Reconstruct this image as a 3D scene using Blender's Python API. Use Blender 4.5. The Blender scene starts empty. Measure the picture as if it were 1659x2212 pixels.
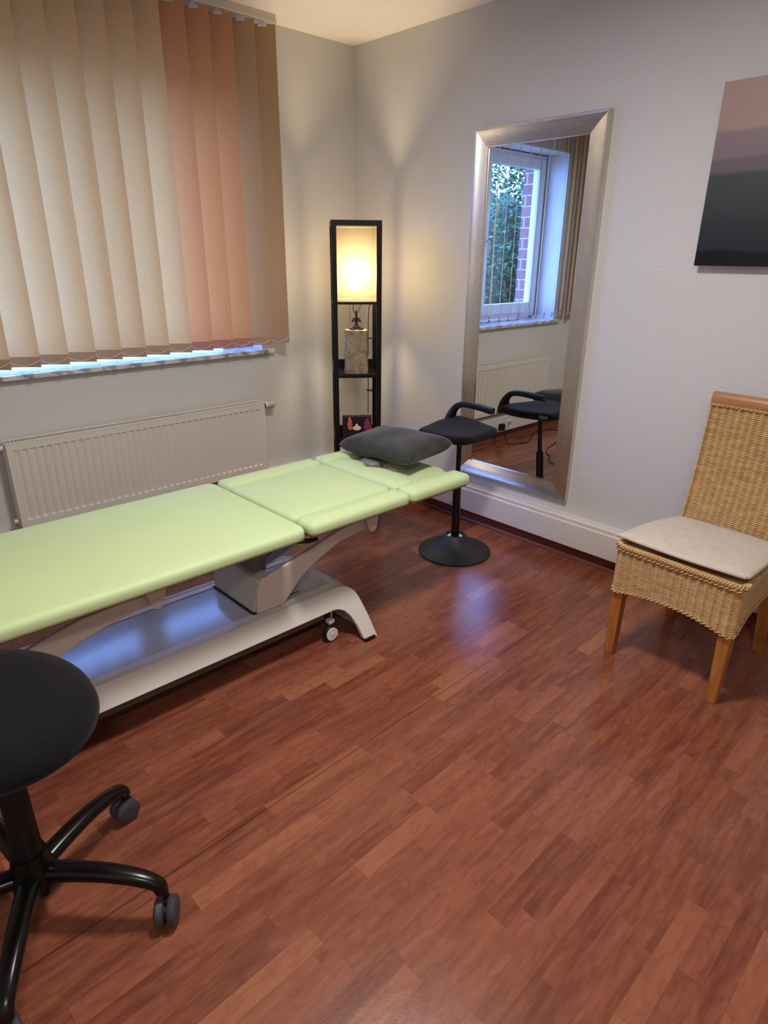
import bpy, bmesh, math, random
from math import sin, cos, pi, radians, sqrt, atan2, floor
from mathutils import Vector, Matrix
random.seed(7)
S = bpy.context.scene
COL = S.collection

# ------------------------------------------------------------------ camera
FOC = 1397.20
YAW, PITCH, ROLL = 0.815141, -0.378391, 0.008565
CAMP = Vector((-2.77471, -3.21776, 1.43710))
d = Vector((cos(PITCH)*cos(YAW), cos(PITCH)*sin(YAW), sin(PITCH)))
r = Vector((sin(YAW), -cos(YAW), 0)); u = r.cross(d)
r2 = r*cos(ROLL)+u*sin(ROLL); u2 = -r*sin(ROLL)+u*cos(ROLL)
cd = bpy.data.cameras.new('camera'); cam = bpy.data.objects.new('camera', cd); COL.objects.link(cam)
cd.sensor_fit = 'VERTICAL'; cd.sensor_height = 24; cd.lens = 24*FOC/2212; cd.clip_start = .02
M = Matrix((r2, u2, -d)).transposed().to_4x4(); M.translation = CAMP
cam.matrix_world = M; S.camera = cam

# ------------------------------------------------------------------ look
S.view_settings.view_transform = 'Standard'; S.view_settings.look = 'None'
S.view_settings.gamma = 1; S.view_settings.exposure = 0.14
try: S.view_settings.use_curve_mapping = False
except Exception: pass
cy = S.cycles
cy.use_denoising = True; cy.max_bounces = 12; cy.diffuse_bounces = 7; cy.glossy_bounces = 6
cy.transparent_max_bounces = 16; cy.transmission_bounces = 8; cy.sample_clamp_indirect = 8.0
cy.caustics_reflective = True

# ------------------------------------------------------------------ daylight and room lamp
DAY = 18.0          # strength of the blue dusk sky
LAMP = 34.0        # ceiling lamp watts
SHELF = 25.0       # shelf lamp bulb
w = bpy.data.worlds.new('dusk'); S.world = w; w.use_nodes = True
nt = w.node_tree; nt.nodes.clear()
bg = nt.nodes.new('ShaderNodeBackground'); wo = nt.nodes.new('ShaderNodeOutputWorld')
bg.inputs[0].default_value = (0.165, 0.345, 1.0, 1); bg.inputs[1].default_value = DAY
nt.links.new(bg.outputs[0], wo.inputs[0])

def light(name, kind, loc, energy, color, size=.1, rot=(0, 0, 0), **k):
    l = bpy.data.lights.new(name, kind); l.energy = energy; l.color = color
    if kind == 'AREA': l.shape = 'DISK'; l.size = size
    else: l.shadow_soft_size = size
    for a, b in k.items(): setattr(l, a, b)
    o = bpy.data.objects.new(name, l); COL.objects.link(o); o.location = loc; o.rotation_euler = rot
    return o
LAMPS = [(-1.62, -2.12, 1.0), (-3.1, -3.75, .55)]     # ceiling lamp, then an unseen fill lamp added to brighten camera-facing sides
for lx, ly, k in LAMPS: light('ceiling_and_fill_light', 'AREA', (lx, ly, 2.395), LAMP*k, (1.0, .925, .885), .34)

# ------------------------------------------------------------------ helpers: colours and materials
def srgb(h):
    if isinstance(h, str):
        h = h.lstrip('#'); h = [int(h[i:i+2], 16) for i in (0, 2, 4)]
    return tuple(((c/255)/12.92 if c/255 <= .04045 else ((c/255+.055)/1.055)**2.4) for c in h)+(1,)
class NT:
    def __init__(s, name):
        s.m = bpy.data.materials.new(name); s.m.use_nodes = True; s.t = s.m.node_tree; s.t.nodes.clear()
        s.out = s.n('OutputMaterial')
    def n(s, typ, **k):
        x = s.t.nodes.new('ShaderNode'+typ)
        for a, b in k.items():
            if a.startswith('i_'):
                kk = a[2:]; kk = int(kk) if kk.isdigit() else kk.replace('_', ' ')
                x.inputs[kk].default_value = b
            else: setattr(x, a, b)
        return x
    def l(s, a, b): s.t.links.new(a, b)
    def math(s, op, a, b=None, c=None):
        x = s.n('Math', operation=op)
        for i, v in enumerate((a, b, c)):
            if v is None: continue
            if isinstance(v, (int, float)): x.inputs[i].default_value = v
            else: s.l(v, x.inputs[i])
        return x.outputs[0]
    def ramp(s, fac, stops):
        x = s.n('ValToRGB'); e = x.color_ramp.elements
        while len(e) < len(stops): e.new(.5)
        for i, (p, c) in enumerate(stops): e[i].position = p; e[i].color = c
        s.l(fac, x.inputs[0]); return x.outputs[0]
    def mix(s, fac, a, b, blend='MIX'):
        x = s.n('Mix', data_type='RGBA', blend_type=blend)
        for i, v in ((0, fac), (6, a), (7, b)):
            if isinstance(v, (int, float)): x.inputs[i].default_value = v
            elif isinstance(v, tuple): x.inputs[i].default_value = v
            else: s.l(v, x.inputs[i])
        return x.outputs[2]
    def coord(s, kind='Object'): return s.n('TexCoord').outputs[kind]
    def mapping(s, vec, scale=(1, 1, 1), rot=(0, 0, 0), loc=(0, 0, 0)):
        x = s.n('Mapping'); s.l(vec, x.inputs[0]); x.inputs['Scale'].default_value = scale
        x.inputs['Rotation'].default_value = rot; x.inputs['Location'].default_value = loc; return x.outputs[0]
    def noise(s, vec, scale, detail=3, rough=.5):
        x = s.n('TexNoise'); s.l(vec, x.inputs['Vector']); x.inputs['Scale'].default_value = scale
        x.inputs['Detail'].default_value = detail; x.inputs['Roughness'].default_value = rough; return x.outputs['Fac']
    def bump(s, h, strength, dist=.001):
        x = s.n('Bump'); s.l(h, x.inputs['Height']); x.inputs['Strength'].default_value = strength
        x.inputs['Distance'].default_value = dist; return x.outputs[0]
def pmat(name, col, rough=.5, metal=0, var=.06, vscale=8, bump=0, bscale=300, spec=.5, sheen=0, coat=0, stretch=(1, 1, 1), bdist=.001):
    t = NT(name); b = t.n('BsdfPrincipled'); t.l(b.outputs[0], t.out.inputs[0])
    c = srgb(col); co = t.mapping(t.coord(), scale=stretch)
    n = t.noise(co, vscale, 4)
    lo = tuple(x*(1-var) for x in c[:3])+(1,); hi = tuple(min(1, x*(1+var)) for x in c[:3])+(1,)
    t.l(t.ramp(n, [(.3, lo), (.7, hi)]), b.inputs['Base Color'])
    b.inputs['Roughness'].default_value = rough; b.inputs['Metallic'].default_value = metal
    b.inputs['Specular IOR Level'].default_value = spec; b.inputs['Sheen Weight'].default_value = sheen
    b.inputs['Coat Weight'].default_value = coat
    if bump: t.l(t.bump(t.noise(co, bscale, 3), bump, bdist), b.inputs['Normal'])
    return t.m

# ------------------------------------------------------------------ helpers: meshes
class MB:
    def __init__(s): s.v = []; s.f = []; s.m = Matrix.Identity(4)
    def V(s, p): s.v.append(tuple(s.m @ Vector(p))); return len(s.v)-1
    def ring(s, pts): return [s.V(p) for p in pts]
    def face(s, *i): s.f.append(tuple(i))
    def bridge(s, a, b, closed=True):
        n = len(a)
        for i in range(n if closed else n-1):
            j = (i+1) % n; s.f.append((a[i], a[j], b[j], b[i]))
    def box(s, x0, x1, y0, y1, z0, z1):
        a = s.ring([(x0, y0, z0), (x1, y0, z0), (x1, y1, z0), (x0, y1, z0)])
        b = s.ring([(x0, y0, z1), (x1, y0, z1), (x1, y1, z1), (x0, y1, z1)])
        s.bridge(a, b); s.f.append(tuple(reversed(a))); s.f.append(tuple(b))
    def loft(s, rings, cap=True):
        R = [s.ring(q) for q in rings]
        for a, b in zip(R, R[1:]): s.bridge(a, b)
        if cap: s.f.append(tuple(reversed(R[0]))); s.f.append(tuple(R[-1]))
    def lathe(s, prof, c=(0, 0, 0), n=32, axis='Z', cap=True):
        c = Vector(c); rings = []
        for (r_, h) in prof:
            q = []
            for k in range(n):
                a = 2*pi*k/n; x, y = r_*cos(a), r_*sin(a)
                q.append(c+Vector({'Z': (x, y, h), 'X': (h, x, y), 'Y': (y, h, x)}[axis]))
            rings.append(q)
        s.loft(rings, cap)
    def tube(s, path, rad, n=10, flat=None, up=Vector((0, 0, 1)), cap=True):
        """sweep; rad number or list of r or (a,b) half widths (side, up)"""
        P = [Vector(p) for p in path]; rings = []
        for i, p in enumerate(P):
            t = (P[min(i+1, len(P)-1)]-P[max(i-1, 0)]).normalized()
            sd = t.cross(up)
            if sd.length < 1e-3: sd = t.cross(Vector((1, 0, 0)))
            sd.normalize(); uu = sd.cross(t).normalized()
            r_ = rad[i] if isinstance(rad, (list, tuple)) and not (flat is None and isinstance(rad, tuple)) else rad
            a, b = (r_ if isinstance(r_, tuple) else (r_, r_))
            if flat:  # superellipse section
                q = []
                for k in range(n):
                    th = 2*pi*k/n; cx, sx = cos(th), sin(th)
                    q.append(p+sd*a*math.copysign(abs(cx)**flat, cx)+uu*b*math.copysign(abs(sx)**flat, sx))
            else: q = [p+sd*a*cos(2*pi*k/n)+uu*b*sin(2*pi*k/n) for k in range(n)]
            rings.append(q)
        s.loft(rings, cap)
    def prism(s, poly, axis, a, b):
        def pt(p, h): return {'Y': (p[0], h, p[1]), 'X': (h, p[0], p[1]), 'Z': (p[0], p[1], h)}[axis]
        s.loft([[pt(p, a) for p in poly], [pt(p, b) for p in poly]])
    def mesh(s, name, smooth=True, org=None, angle=40):
        me = bpy.data.meshes.new(name)
        v = s.v if org is None else [(x-org[0], y-org[1], z-org[2]) for x, y, z in s.v]
        me.from_pydata(v, [], s.f); me.validate()
        bm = bmesh.new(); bm.from_mesh(me); bmesh.ops.recalc_face_normals(bm, faces=bm.faces)
        bm.to_mesh(me); bm.free()
        if smooth:
            for p in me.polygons: p.use_smooth = True
            try: me.set_sharp_from_angle(angle=radians(angle))
            except Exception: pass
        return me
ORG = {}
def obj(name, mb, mat, parent=None, loc=None, smooth=True, bevel=0, seg=2, angle=40, kind=None):
    """link one mesh; vertices given in world space (or in the space of a root whose ORG is 0)"""
    if parent is not None: org = ORG[parent]
    elif loc is not None: org = Vector(loc)
    else: org = Vector((0, 0, 0))
    me = mb.mesh(name, smooth, org, angle); me.materials.append(mat)
    o = bpy.data.objects.new(name, me); COL.objects.link(o); ORG[o] = org
    if parent is not None: o.parent = parent
    elif loc is not None: o.location = loc
    if bevel:
        m = o.modifiers.new('bevel', 'BEVEL'); m.width = bevel; m.segments = seg; m.limit_method = 'ANGLE'; m.angle_limit = radians(35)
        m.harden_normals = False
    if kind: o['kind'] = kind
    return o
def tag(o, label, cat, group=None):
    o['label'] = label; o['category'] = cat
    if group: o['group'] = group
    return o
def thing(name, label, cat, loc=(0, 0, 0), group=None, local=False, rz=0):
    o = bpy.data.objects.new(name, None); COL.objects.link(o); o.location = loc; o.rotation_euler = (0, 0, rz)
    o.empty_display_size = .05
    ORG[o] = Vector((0, 0, 0)) if local else Vector(loc)
    return tag(o, label, cat, group)
def struct(name, mb, mat, **k): return obj(name, mb, mat, kind='structure', **k)
def rrect(x0, x1, y0, y1, r_, n=6):
    P = []
    for (cx, cy_, a0) in ((x1-r_, y1-r_, 0), (x0+r_, y1-r_, 90), (x0+r_, y0+r_, 180), (x1-r_, y0+r_, 270)):
        for k in range(n+1):
            a = radians(a0+90*k/n); P.append((cx+r_*cos(a), cy_+r_*sin(a)))
    return P
def pad(mb, x0, x1, y0, y1, z0, z1, rc=.04, re=.02, crown=.004, nz=5):
    rings = []
    def ring(ins, z): return [(x, y, z) for x, y in rrect(x0+ins, x1-ins, y0+ins, y1-ins, max(rc-ins, .004))]
    for k in range(nz+1):
        a = pi/2*k/nz; rings.append(ring(re*.6*(1-sin(a)), z0+re*.6*(1-cos(a))))
    for k in range(nz+1):
        a = pi/2*k/nz; rings.append(ring(re*(1-cos(a)), z1-re+re*sin(a)))
    w_ = min(x1-x0, y1-y0)
    for t in (.08, .16, .26, .36, .44):
        rings.append(ring(re+(w_/2-re)*t/.5*.98 if t < .44 else w_/2-re*.3, z1+crown*sin(pi*min(t, .5))))
    mb.loft(rings)

# ------------------------------------------------------------------ materials
def wallmat(name, col, bs=.55):
    t = NT(name); b = t.n('BsdfPrincipled'); t.l(b.outputs[0], t.out.inputs[0]); co = t.coord()
    c = srgb(col); n = t.noise(co, 1.2, 3)
    t.l(t.ramp(n, [(.3, tuple(x*.975 for x in c[:3])+(1,)), (.7, c)]), b.inputs['Base Color'])
    b.inputs['Roughness'].default_value = .75; b.inputs['Specular IOR Level'].default_value = .25
    h = t.math('ADD', t.noise(co, 105, 3, .55), t.math('MULTIPLY', t.noise(co, 260, 2), .4))
    t.l(t.bump(h, bs, .0045), b.inputs['Normal']); return t.m
WALL = wallmat('ingrain_wallpaper', '#cccccb', .5)
CEIL = wallmat('ceiling_paint', '#f0ebe4', .25)
WHITE = pmat('white_powder_coat', '#d8d3cc', .32, var=.02, vscale=3)
PVC = pmat('white_pvc', '#d9dadd', .28, var=.02, vscale=3)
REVEAL = pmat('reveal_plaster', '#d8dadd', .6, var=.02, bump=.2, bscale=120)
RADW = pmat('radiator_enamel', '#d6d2c9', .35, var=.015, vscale=4)
BLACKP = pmat('black_plastic', '#141417', .42, spec=.3, var=.1, vscale=20, bump=.08, bscale=900)
BLACKG = pmat('black_gloss_plastic', '#0a0a0c', .25, spec=.35, var=.1)
BLACKF = pmat('black_fabric', '#101013', .92, var=.25, vscale=90, bump=.35, bscale=1300, sheen=.08, spec=.15)
BLACKW = pmat('black_stained_wood', '#0a0808', .45, spec=.25, var=.2, vscale=14, stretch=(1, 1, .15))
GREYR = pmat('grey_rubber', '#3b3b3f', .55, var=.1)
CHROME = pmat('steel', '#b9bbbd', .25, metal=1, var=.03)
DARKM = pmat('dark_underframe', '#2b2624', .5, var=.1)

def floor_mat():
    t = NT('cherry_laminate'); b = t.n('BsdfPrincipled'); t.l(b.outputs[0], t.out.inputs[0])
    co = t.mapping(t.coord(), rot=(0, 0, radians(-1.49)))
    sp = t.n('SeparateXYZ'); t.l(co, sp.inputs[0]); X, Y = sp.outputs[0], sp.outputs[1]
    SW = .0525
    yy = t.math('ADD', Y, 10.0+.018); row = t.math('FLOOR', t.math('DIVIDE', yy, SW)); fy = t.math('FRACT', t.math('DIVIDE', yy, SW))
    wn = t.n('TexWhiteNoise', noise_dimensions='1D'); t.l(row, wn.inputs['W'])
    L = t.math('MULTIPLY_ADD', wn.outputs['Value'], .16, .24)
    wn2 = t.n('TexWhiteNoise', noise_dimensions='1D'); t.l(t.math('ADD', row, 37.3), wn2.inputs['W'])
    xx = t.math('DIVIDE', t.math('ADD', t.math('ADD', X, 10), t.math('MULTIPLY', wn2.outputs['Value'], 1.7)), L)
    cell = t.math('FLOOR', xx); fx = t.math('FRACT', xx)
    cv = t.n('CombineXYZ'); t.l(row, cv.inputs[0]); t.l(cell, cv.inputs[1])
    wc = t.n('TexWhiteNoise', noise_dimensions='2D'); t.l(cv.outputs[0], wc.inputs['Vector'])
    rnd = wc.outputs['Value']
    base = t.ramp(rnd, [(0, srgb('#6b382b')), (.3, srgb('#733f30')), (.62, srgb('#7a4534')), (.85, srgb('#864e3b')), (1, srgb('#996047'))])
    # grain, shifted per stave
    off = t.n('CombineXYZ'); t.l(t.math('MULTIPLY', rnd, 31.0), off.inputs[0]); t.l(t.math('MULTIPLY', rnd, 17.0), off.inputs[1]); t.l(rnd, off.inputs[2])
    va = t.n('VectorMath', operation='ADD'); t.l(co, va.inputs[0]); t.l(off.outputs[0], va.inputs[1])
    g1 = t.noise(t.mapping(va.outputs[0], scale=(3.2, 26, 1)), 1.6, 6, .62)
    dist = t.noise(t.mapping(va.outputs[0], scale=(4, 9, 1)), 1.3, 3)
    g2 = t.noise(t.mapping(va.outputs[0], scale=(9, 160, 1)), 1.5, 3)
    wv = t.math('SINE', t.math('MULTIPLY', dist, 46))
    col = t.mix(t.math('MULTIPLY', t.math('SUBTRACT', g1, .38), 1.7), base, srgb('#a5684c'), 'MIX')
    wx = t.math('MULTIPLY', t.math('MAXIMUM', wv, 0), .2); col = t.mix(wx, col, srgb('#59291d'))
    col = t.mix(t.math('MULTIPLY', t.math('SUBTRACT', g2, .42), .42), col, srgb('#5c3226'))
    # joints
    e1 = t.math('LESS_THAN', t.math('MINIMUM', fy, t.math('SUBTRACT', 1, fy)), .008)
    e2 = t.math('LESS_THAN', t.math('MULTIPLY', t.math('MINIMUM', fx, t.math('SUBTRACT', 1, fx)), L), .0008)
    col = t.mix(t.math('MULTIPLY', t.math('MAXIMUM', e1, e2), .3), col, srgb('#3a1b14'))
    # one open seam along the room
    sm = t.math('LESS_THAN', t.math('ABSOLUTE', t.math('SUBTRACT', Y, -1.9495)), .0013)
    col = t.mix(t.math('MULTIPLY', sm, .8), col, srgb('#1d0d0a'))
    t.l(col, b.inputs['Base Color'])
    rg = t.math('MULTIPLY_ADD', t.noise(co, 60, 3),  .08, .20); t.l(rg, b.inputs['Roughness'])
    b.inputs['Specular IOR Level'].default_value = .5
    t.l(t.bump(t.math('ADD', t.math('MULTIPLY', g2, .5), t.noise(co, 140, 3)), .12, .001), b.inputs['Normal'])
    return t.m
FLOOR = floor_mat()
SKIRT = pmat('cherry_skirting', '#6a3427', .38, var=.18, vscale=12, stretch=(1, .2, 1))

def marble_mat():
    t = NT('marble'); b = t.n('BsdfPrincipled'); t.l(b.outputs[0], t.out.inputs[0]); co = t.coord()
    n = t.noise(co, 9, 7, .65); n2 = t.noise(co, 26, 5, .6)
    c = t.ramp(n, [(.40, srgb('#d9d8d4')), (.5, srgb('#c9c9c6')), (.56, srgb('#8f9092')), (.6, srgb('#d3d2cf'))])
    c = t.mix(t.math('MULTIPLY', n2, .25), c, srgb('#b9b4ae')); t.l(c, b.inputs['Base Color'])
    b.inputs['Roughness'].default_value = .2; return t.m
MARBLE = marble_mat()

def slat_mat(name, col, tr=.235):
    t = NT(name); co = t.coord(); c = srgb(col)
    n = t.noise(t.mapping(co, scale=(900, 900, 160)), 1, 2); n2 = t.noise(co, 160, 3)
    f = t.math('ADD', t.math('MULTIPLY', n, .5), t.math('MULTIPLY', n2, .5))
    cc = t.ramp(f, [(.3, tuple(x*.86 for x in c[:3])+(1,)), (.7, tuple(min(1, x*1.1) for x in c[:3])+(1,))])
    a = t.n('BsdfDiffuse'); b = t.n('BsdfTranslucent'); m = t.n('MixShader'); m.inputs[0].default_value = tr
    t.l(cc, a.inputs[0]); t.l(t.mix(1.0, cc, (1.0, .68, .30, 1), 'MULTIPLY'), b.inputs[0]); t.l(a.outputs[0], m.inputs[1]); t.l(b.outputs[0], m.inputs[2])
    t.l(t.bump(f, .3, .0006), a.inputs['Normal']); t.l(m.outputs[0], t.out.inputs[0]); return t.m
SL_BEIGE = slat_mat('slat_sand_fabric', '#dbc3a4'); SL_TAN = slat_mat('slat_tan_fabric', '#b99d7c'); SL_PINK = slat_mat('slat_salmon_fabric', '#d3a27e')
SL_GREY = slat_mat('slat_greige_fabric', '#c0a688')
PK_BEIGE = slat_mat('pocket_sand_fabric', '#c3a88f', .25); PK_PINK = slat_mat('pocket_salmon_fabric', '#c59282', .25)

VINYL = pmat('green_vinyl', '#c5dca6', .54, var=.02, vscale=4, bump=.10, bscale=700, spec=.4)
def velour():
    t = NT('grey_velour'); b = t.n('BsdfPrincipled'); t.l(b.outputs[0], t.out.inputs[0]); co = t.coord()
    n = t.noise(co, 14, 5, .6); t.l(t.ramp(n, [(.3, srgb('#27292a')), (.6, srgb('#383936')), (.8, srgb('#44423c'))]), b.inputs['Base Color'])
    b.inputs['Roughness'].default_value = .9; b.inputs['Sheen Weight'].default_value = .3; b.inputs['Sheen Roughness'].default_value = .4
    t.l(t.bump(t.math('ADD', t.noise(co, 30, 3), t.math('MULTIPLY', t.noise(co, 700, 2), .2)), .35, .004), b.inputs['Normal']); return t.m
VELOUR = velour()
def wood(name, c0, c1, axis=(1, 1, .12), rough=.35, sc=60):
    t = NT(name); b = t.n('BsdfPrincipled'); t.l(b.outputs[0], t.out.inputs[0]); co = t.mapping(t.coord(), scale=axis)
    n = t.noise(co, sc, 5, .6); t.l(t.ramp(n, [(.3, srgb(c0)), (.7, srgb(c1))]), b.inputs['Base Color'])
    b.inputs['Roughness'].default_value = rough; t.l(t.bump(n, .1, .001), b.inputs['Normal']); return t.m
OAK = wood('honey_beech', '#8f5726', '#b9793c')
OAKR = wood('honey_beech_rail', '#96683f', '#ae7d52', axis=(1, .1, 1), rough=.3)
def wicker_mat():
    t = NT('rattan'); b = t.n('BsdfPrincipled'); t.l(b.outputs[0], t.out.inputs[0]); co = t.coord()
    n = t.noise(t.mapping(co, scale=(14, 14, 160)), 1, 4, .6); n2 = t.noise(t.mapping(co, scale=(90, 90, 170)), 1, 2)
    c = t.ramp(n, [(.25, srgb('#a5804f')), (.5, srgb('#c9a673')), (.75, srgb('#dabc8c'))])
    c = t.mix(t.math('MULTIPLY', n2, .35), c, srgb('#9a6c38')); t.l(c, b.inputs['Base Color'])
    b.inputs['Roughness'].default_value = .5; return t.m
RATTAN = wicker_mat()
LINEN = pmat('linen', '#c6bdae', .9, var=.06, vscale=30, bump=.3, bscale=900, spec=.2)
BRASSM = pmat('champagne_metal', '#d6d0c4', .30, metal=1, var=.05, vscale=30)
def mirror_mat():
    t = NT('mirror_silver'); b = t.n('BsdfPrincipled'); t.l(b.outputs[0], t.out.inputs[0])
    b.inputs['Metallic'].default_value = 1; b.inputs['Roughness'].default_value = .0
    b.inputs['Base Color'].default_value = (.84, .86, .84, 1); return t.m
MIRROR = mirror_mat()
def glass_mat():
    t = NT('window_glass'); a = t.n('BsdfTransparent'); g = t.n('BsdfGlossy'); g.inputs['Roughness'].default_value = 0
    m = t.n('MixShader'); m.inputs[0].default_value = .07; t.l(a.outputs[0], m.inputs[1]); t.l(g.outputs[0], m.inputs[2])
    t.l(m.outputs[0], t.out.inputs[0]); return t.m
GLASS = glass_mat()
def shade_mat():
    t = NT('lamp_shade_linen'); co = t.coord()
    n = t.noise(t.mapping(co, scale=(1, 1, 8)), 60, 4); n2 = t.noise(t.mapping(co, scale=(8, 8, 1)), 60, 3)
    f = t.math('MULTIPLY_ADD', t.math('ADD', n, n2), .25, .65)
    cc = t.mix(f, srgb('#5f5748'), srgb('#7f7662'))
    a = t.n('BsdfDiffuse'); b = t.n('BsdfTranslucent'); m = t.n('MixShader'); m.inputs[0].default_value = .50
    t.l(cc, a.inputs[0]); t.l(cc, b.inputs[0]); t.l(a.outputs[0], m.inputs[1]); t.l(b.outputs[0], m.inputs[2])
    tp_ = t.n('BsdfTransparent'); tp_.inputs[0].default_value = (1, .97, .92, 1); m2 = t.n('MixShader'); m2.inputs[0].default_value = .10
    t.l(m.outputs[0], m2.inputs[1]); t.l(tp_.outputs[0], m2.inputs[2]); t.l(m2.outputs[0], t.out.inputs[0]); return t.m
SHADE = shade_mat()
def emis(name, col, st):
    t = NT(name); e = t.n('Emission'); e.inputs[0].default_value = col; e.inputs[1].default_value = st
    t.l(e.outputs[0], t.out.inputs[0]); return t.m

# ------------------------------------------------------------------ the room
H = 2.5; RX0, RY0 = -4.1, -4.7
RC = (-2.275, -.70, .918, 2.195)     # window recess x0,x1,z0,z1
m = MB(); m.box(RX0, 0, RY0, 0, -.1, 0); struct('floor', m, FLOOR, smooth=False)
m = MB(); m.box(RX0-.1, .1, RY0-.1, .1, H, H+.1); struct('ceiling', m, CEIL, smooth=False)
def rect_ring(mb, o, i, y0, y1):
    """wall slab in the xz plane with a rectangular hole"""
    (X0, X1, Z0, Z1), (a, b, c, e) = o, i
    for (x0, x1, z0, z1) in ((X0, a, Z0, Z1), (b, X1, Z0, Z1), (a, b, Z0, c), (a, b, e, Z1)): mb.box(x0, x1, y0, y1, z0, z1)
m = MB(); rect_ring(m, (RX0-.1, .1, 0, H), RC, 0, .24); struct('wall_left', m, WALL, smooth=False)
m = MB(); m.box(0, .12, RY0, 0, 0, H); struct('wall_right', m, WALL, smooth=False)
m = MB(); m.box(RX0-.1, RX0, RY0, 0, 0, H); struct('wall_back', m, WALL, smooth=False)
m = MB(); m.box(RX0-.1, .12, RY0-.1, RY0, 0, H); struct('wall_near', m, WALL, smooth=False)
# smooth white plaster lining of the recess
m = MB(); x0, x1, z0, z1 = RC
m.box(x0, x0+.004, .002, .2, z0, z1); m.box(x1-.004, x1, .002, .2, z0, z1); m.box(x0, x1, .002, .2, z1-.004, z1)
struct('trim_1', m, REVEAL, smooth=False)
# outer brick leaf
def brick_mat():
    t = NT('red_brick'); b = t.n('BsdfPrincipled'); t.l(b.outputs[0], t.out.inputs[0]); co = t.coord()
    sp = t.n('SeparateXYZ'); t.l(co, sp.inputs[0]); cb = t.n('CombineXYZ'); t.l(t.math('ADD', sp.outputs[0], t.math('ADD', sp.outputs[1], 5.0)), cb.inputs[0]); t.l(sp.outputs[2], cb.inputs[1])
    k = t.n('TexBrick'); t.l(cb.outputs[0], k.inputs['Vector']); k.inputs['Scale'].default_value = 1
    k.inputs['Brick Width'].default_value = .25; k.inputs['Row Height'].default_value = .083; k.inputs['Mortar Size'].default_value = .0045
    k.inputs['Color1'].default_value = srgb('#8a5550'); k.inputs['Color2'].default_value = srgb('#74444a'); k.inputs['Mortar'].default_value = srgb('#a9a7a5')
    t.l(k.outputs['Color'], b.inputs['Base Color']); b.inputs['Roughness'].default_value = .85; return t.m
BRICK = brick_mat()
m = MB(); rect_ring(m, (-5.2, .5, -.4, 3.2), (-2.245, -.73, .93, 2.16), .24, .40); struct('wall_outside', m, BRICK, smooth=False)

# window: frame, two sashes, panes, handle
win = thing('window_1', 'white framed double casement window in the recess behind the blind', 'window', (-1.4875, .2, .955)); win['kind'] = 'structure'
m = MB()
F0, F1, G0, G1 = -2.265, -.71, .955, 2.185
rect_ring(m, (F0, F1, G0, G1), (F0+.045, F1-.045, G0+.045, G1-.045), .2, .26)
obj('window_frame', m, PVC, win, bevel=.004)
def sash(xa, xb):
    mm = MB(); rect_ring(mm, (xa, xb, G0+.03, G1-.03), (xa+.075, xb-.075, G0+.115, G1-.105), .187, .25)
    so = obj('sash', mm, PVC, win, bevel=.006)
    mm = MB(); mm.box(xa+.07, xb-.07, .215, .221, G0+.11, G1-.1); obj('pane', mm, GLASS, so, smooth=False)
    return so
sa = sash(F0+.03, -1.475); sb = sash(-1.47, F1-.03)
m = MB(); m.box(-1.525, -1.5, .176, .187, 1.50, 1.57); m.tube([(-1.512, .178, 1.54), (-1.512, .15, 1.54)], .009); m.tube([(-1.512, .148, 1.545), (-1.512, .146, 1.50), (-1.512, .148, 1.42)], [(.011, .008), (.011, .008), (.009, .006)], flat=.7)
obj('handle', m, PVC, sa, bevel=.002)
m = MB(); m.box(-2.34, -.645, -.04, .2, .912, .935); struct('trim_2', m, MARBLE, smooth=False, bevel=.003)

# cable trunking round the two walls, skirting below
def extr(poly, axis, a, b): mm = MB(); mm.prism(poly, axis, a, b); return mm
prof = [(0, .075), (-.058, .075), (-.062, .08), (-.062, .20), (-.056, .206), (-.056, .222), (-.05, .228), (0, .228)]
m = MB(); m.prism([(p[0], p[1]) for p in prof], 'Y', RY0, 0); struct('trim_3', m, WHITE, bevel=.0015)
m = MB(); m.v = []; m.prism([(p[0], p[1]) for p in prof], 'X', RX0, -.062); struct('trim_4', m, WHITE, bevel=.0015)
sk = [(0, 0), (-.03, 0), (-.029, .008), (-.023, .016), (-.014, .02), (-.012, .07), (0, .072)]
m = MB(); m.prism(sk, 'Y', RY0, 0); struct('baseboard_right', m, SKIRT)
m = MB(); m.prism(sk, 'X', RX0, -.03); struct('baseboard_left', m, SKIRT)

# ceiling lamp (above the picture's frame) and a fixture for the added fill
GLOW = emis('ceiling_and_fill_glow', (1, .925, .885, 1), 5)
for LX, LY, k in LAMPS:
    cl = thing('ceiling_and_fill_lamp', 'round flat white ceiling lamp '+('above the floor in front of the table' if k == 1 else 'added out of view as fill light at the near end of the room'), 'ceiling lamp', (LX, LY, H))
    m = MB(); m.lathe([(.0, -.001), (.185, -.001), (.19, -.03), (.19, -.075), (.175, -.085)], (LX, LY, H), 40); obj('lamp_housing', m, WHITE, cl)
    m = MB(); m.lathe([(.17, -.086), (.165, -.094), (.1, -.098), (.01, -.1)], (LX, LY, H), 40); obj('diffuser', m, GLOW, cl)

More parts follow.
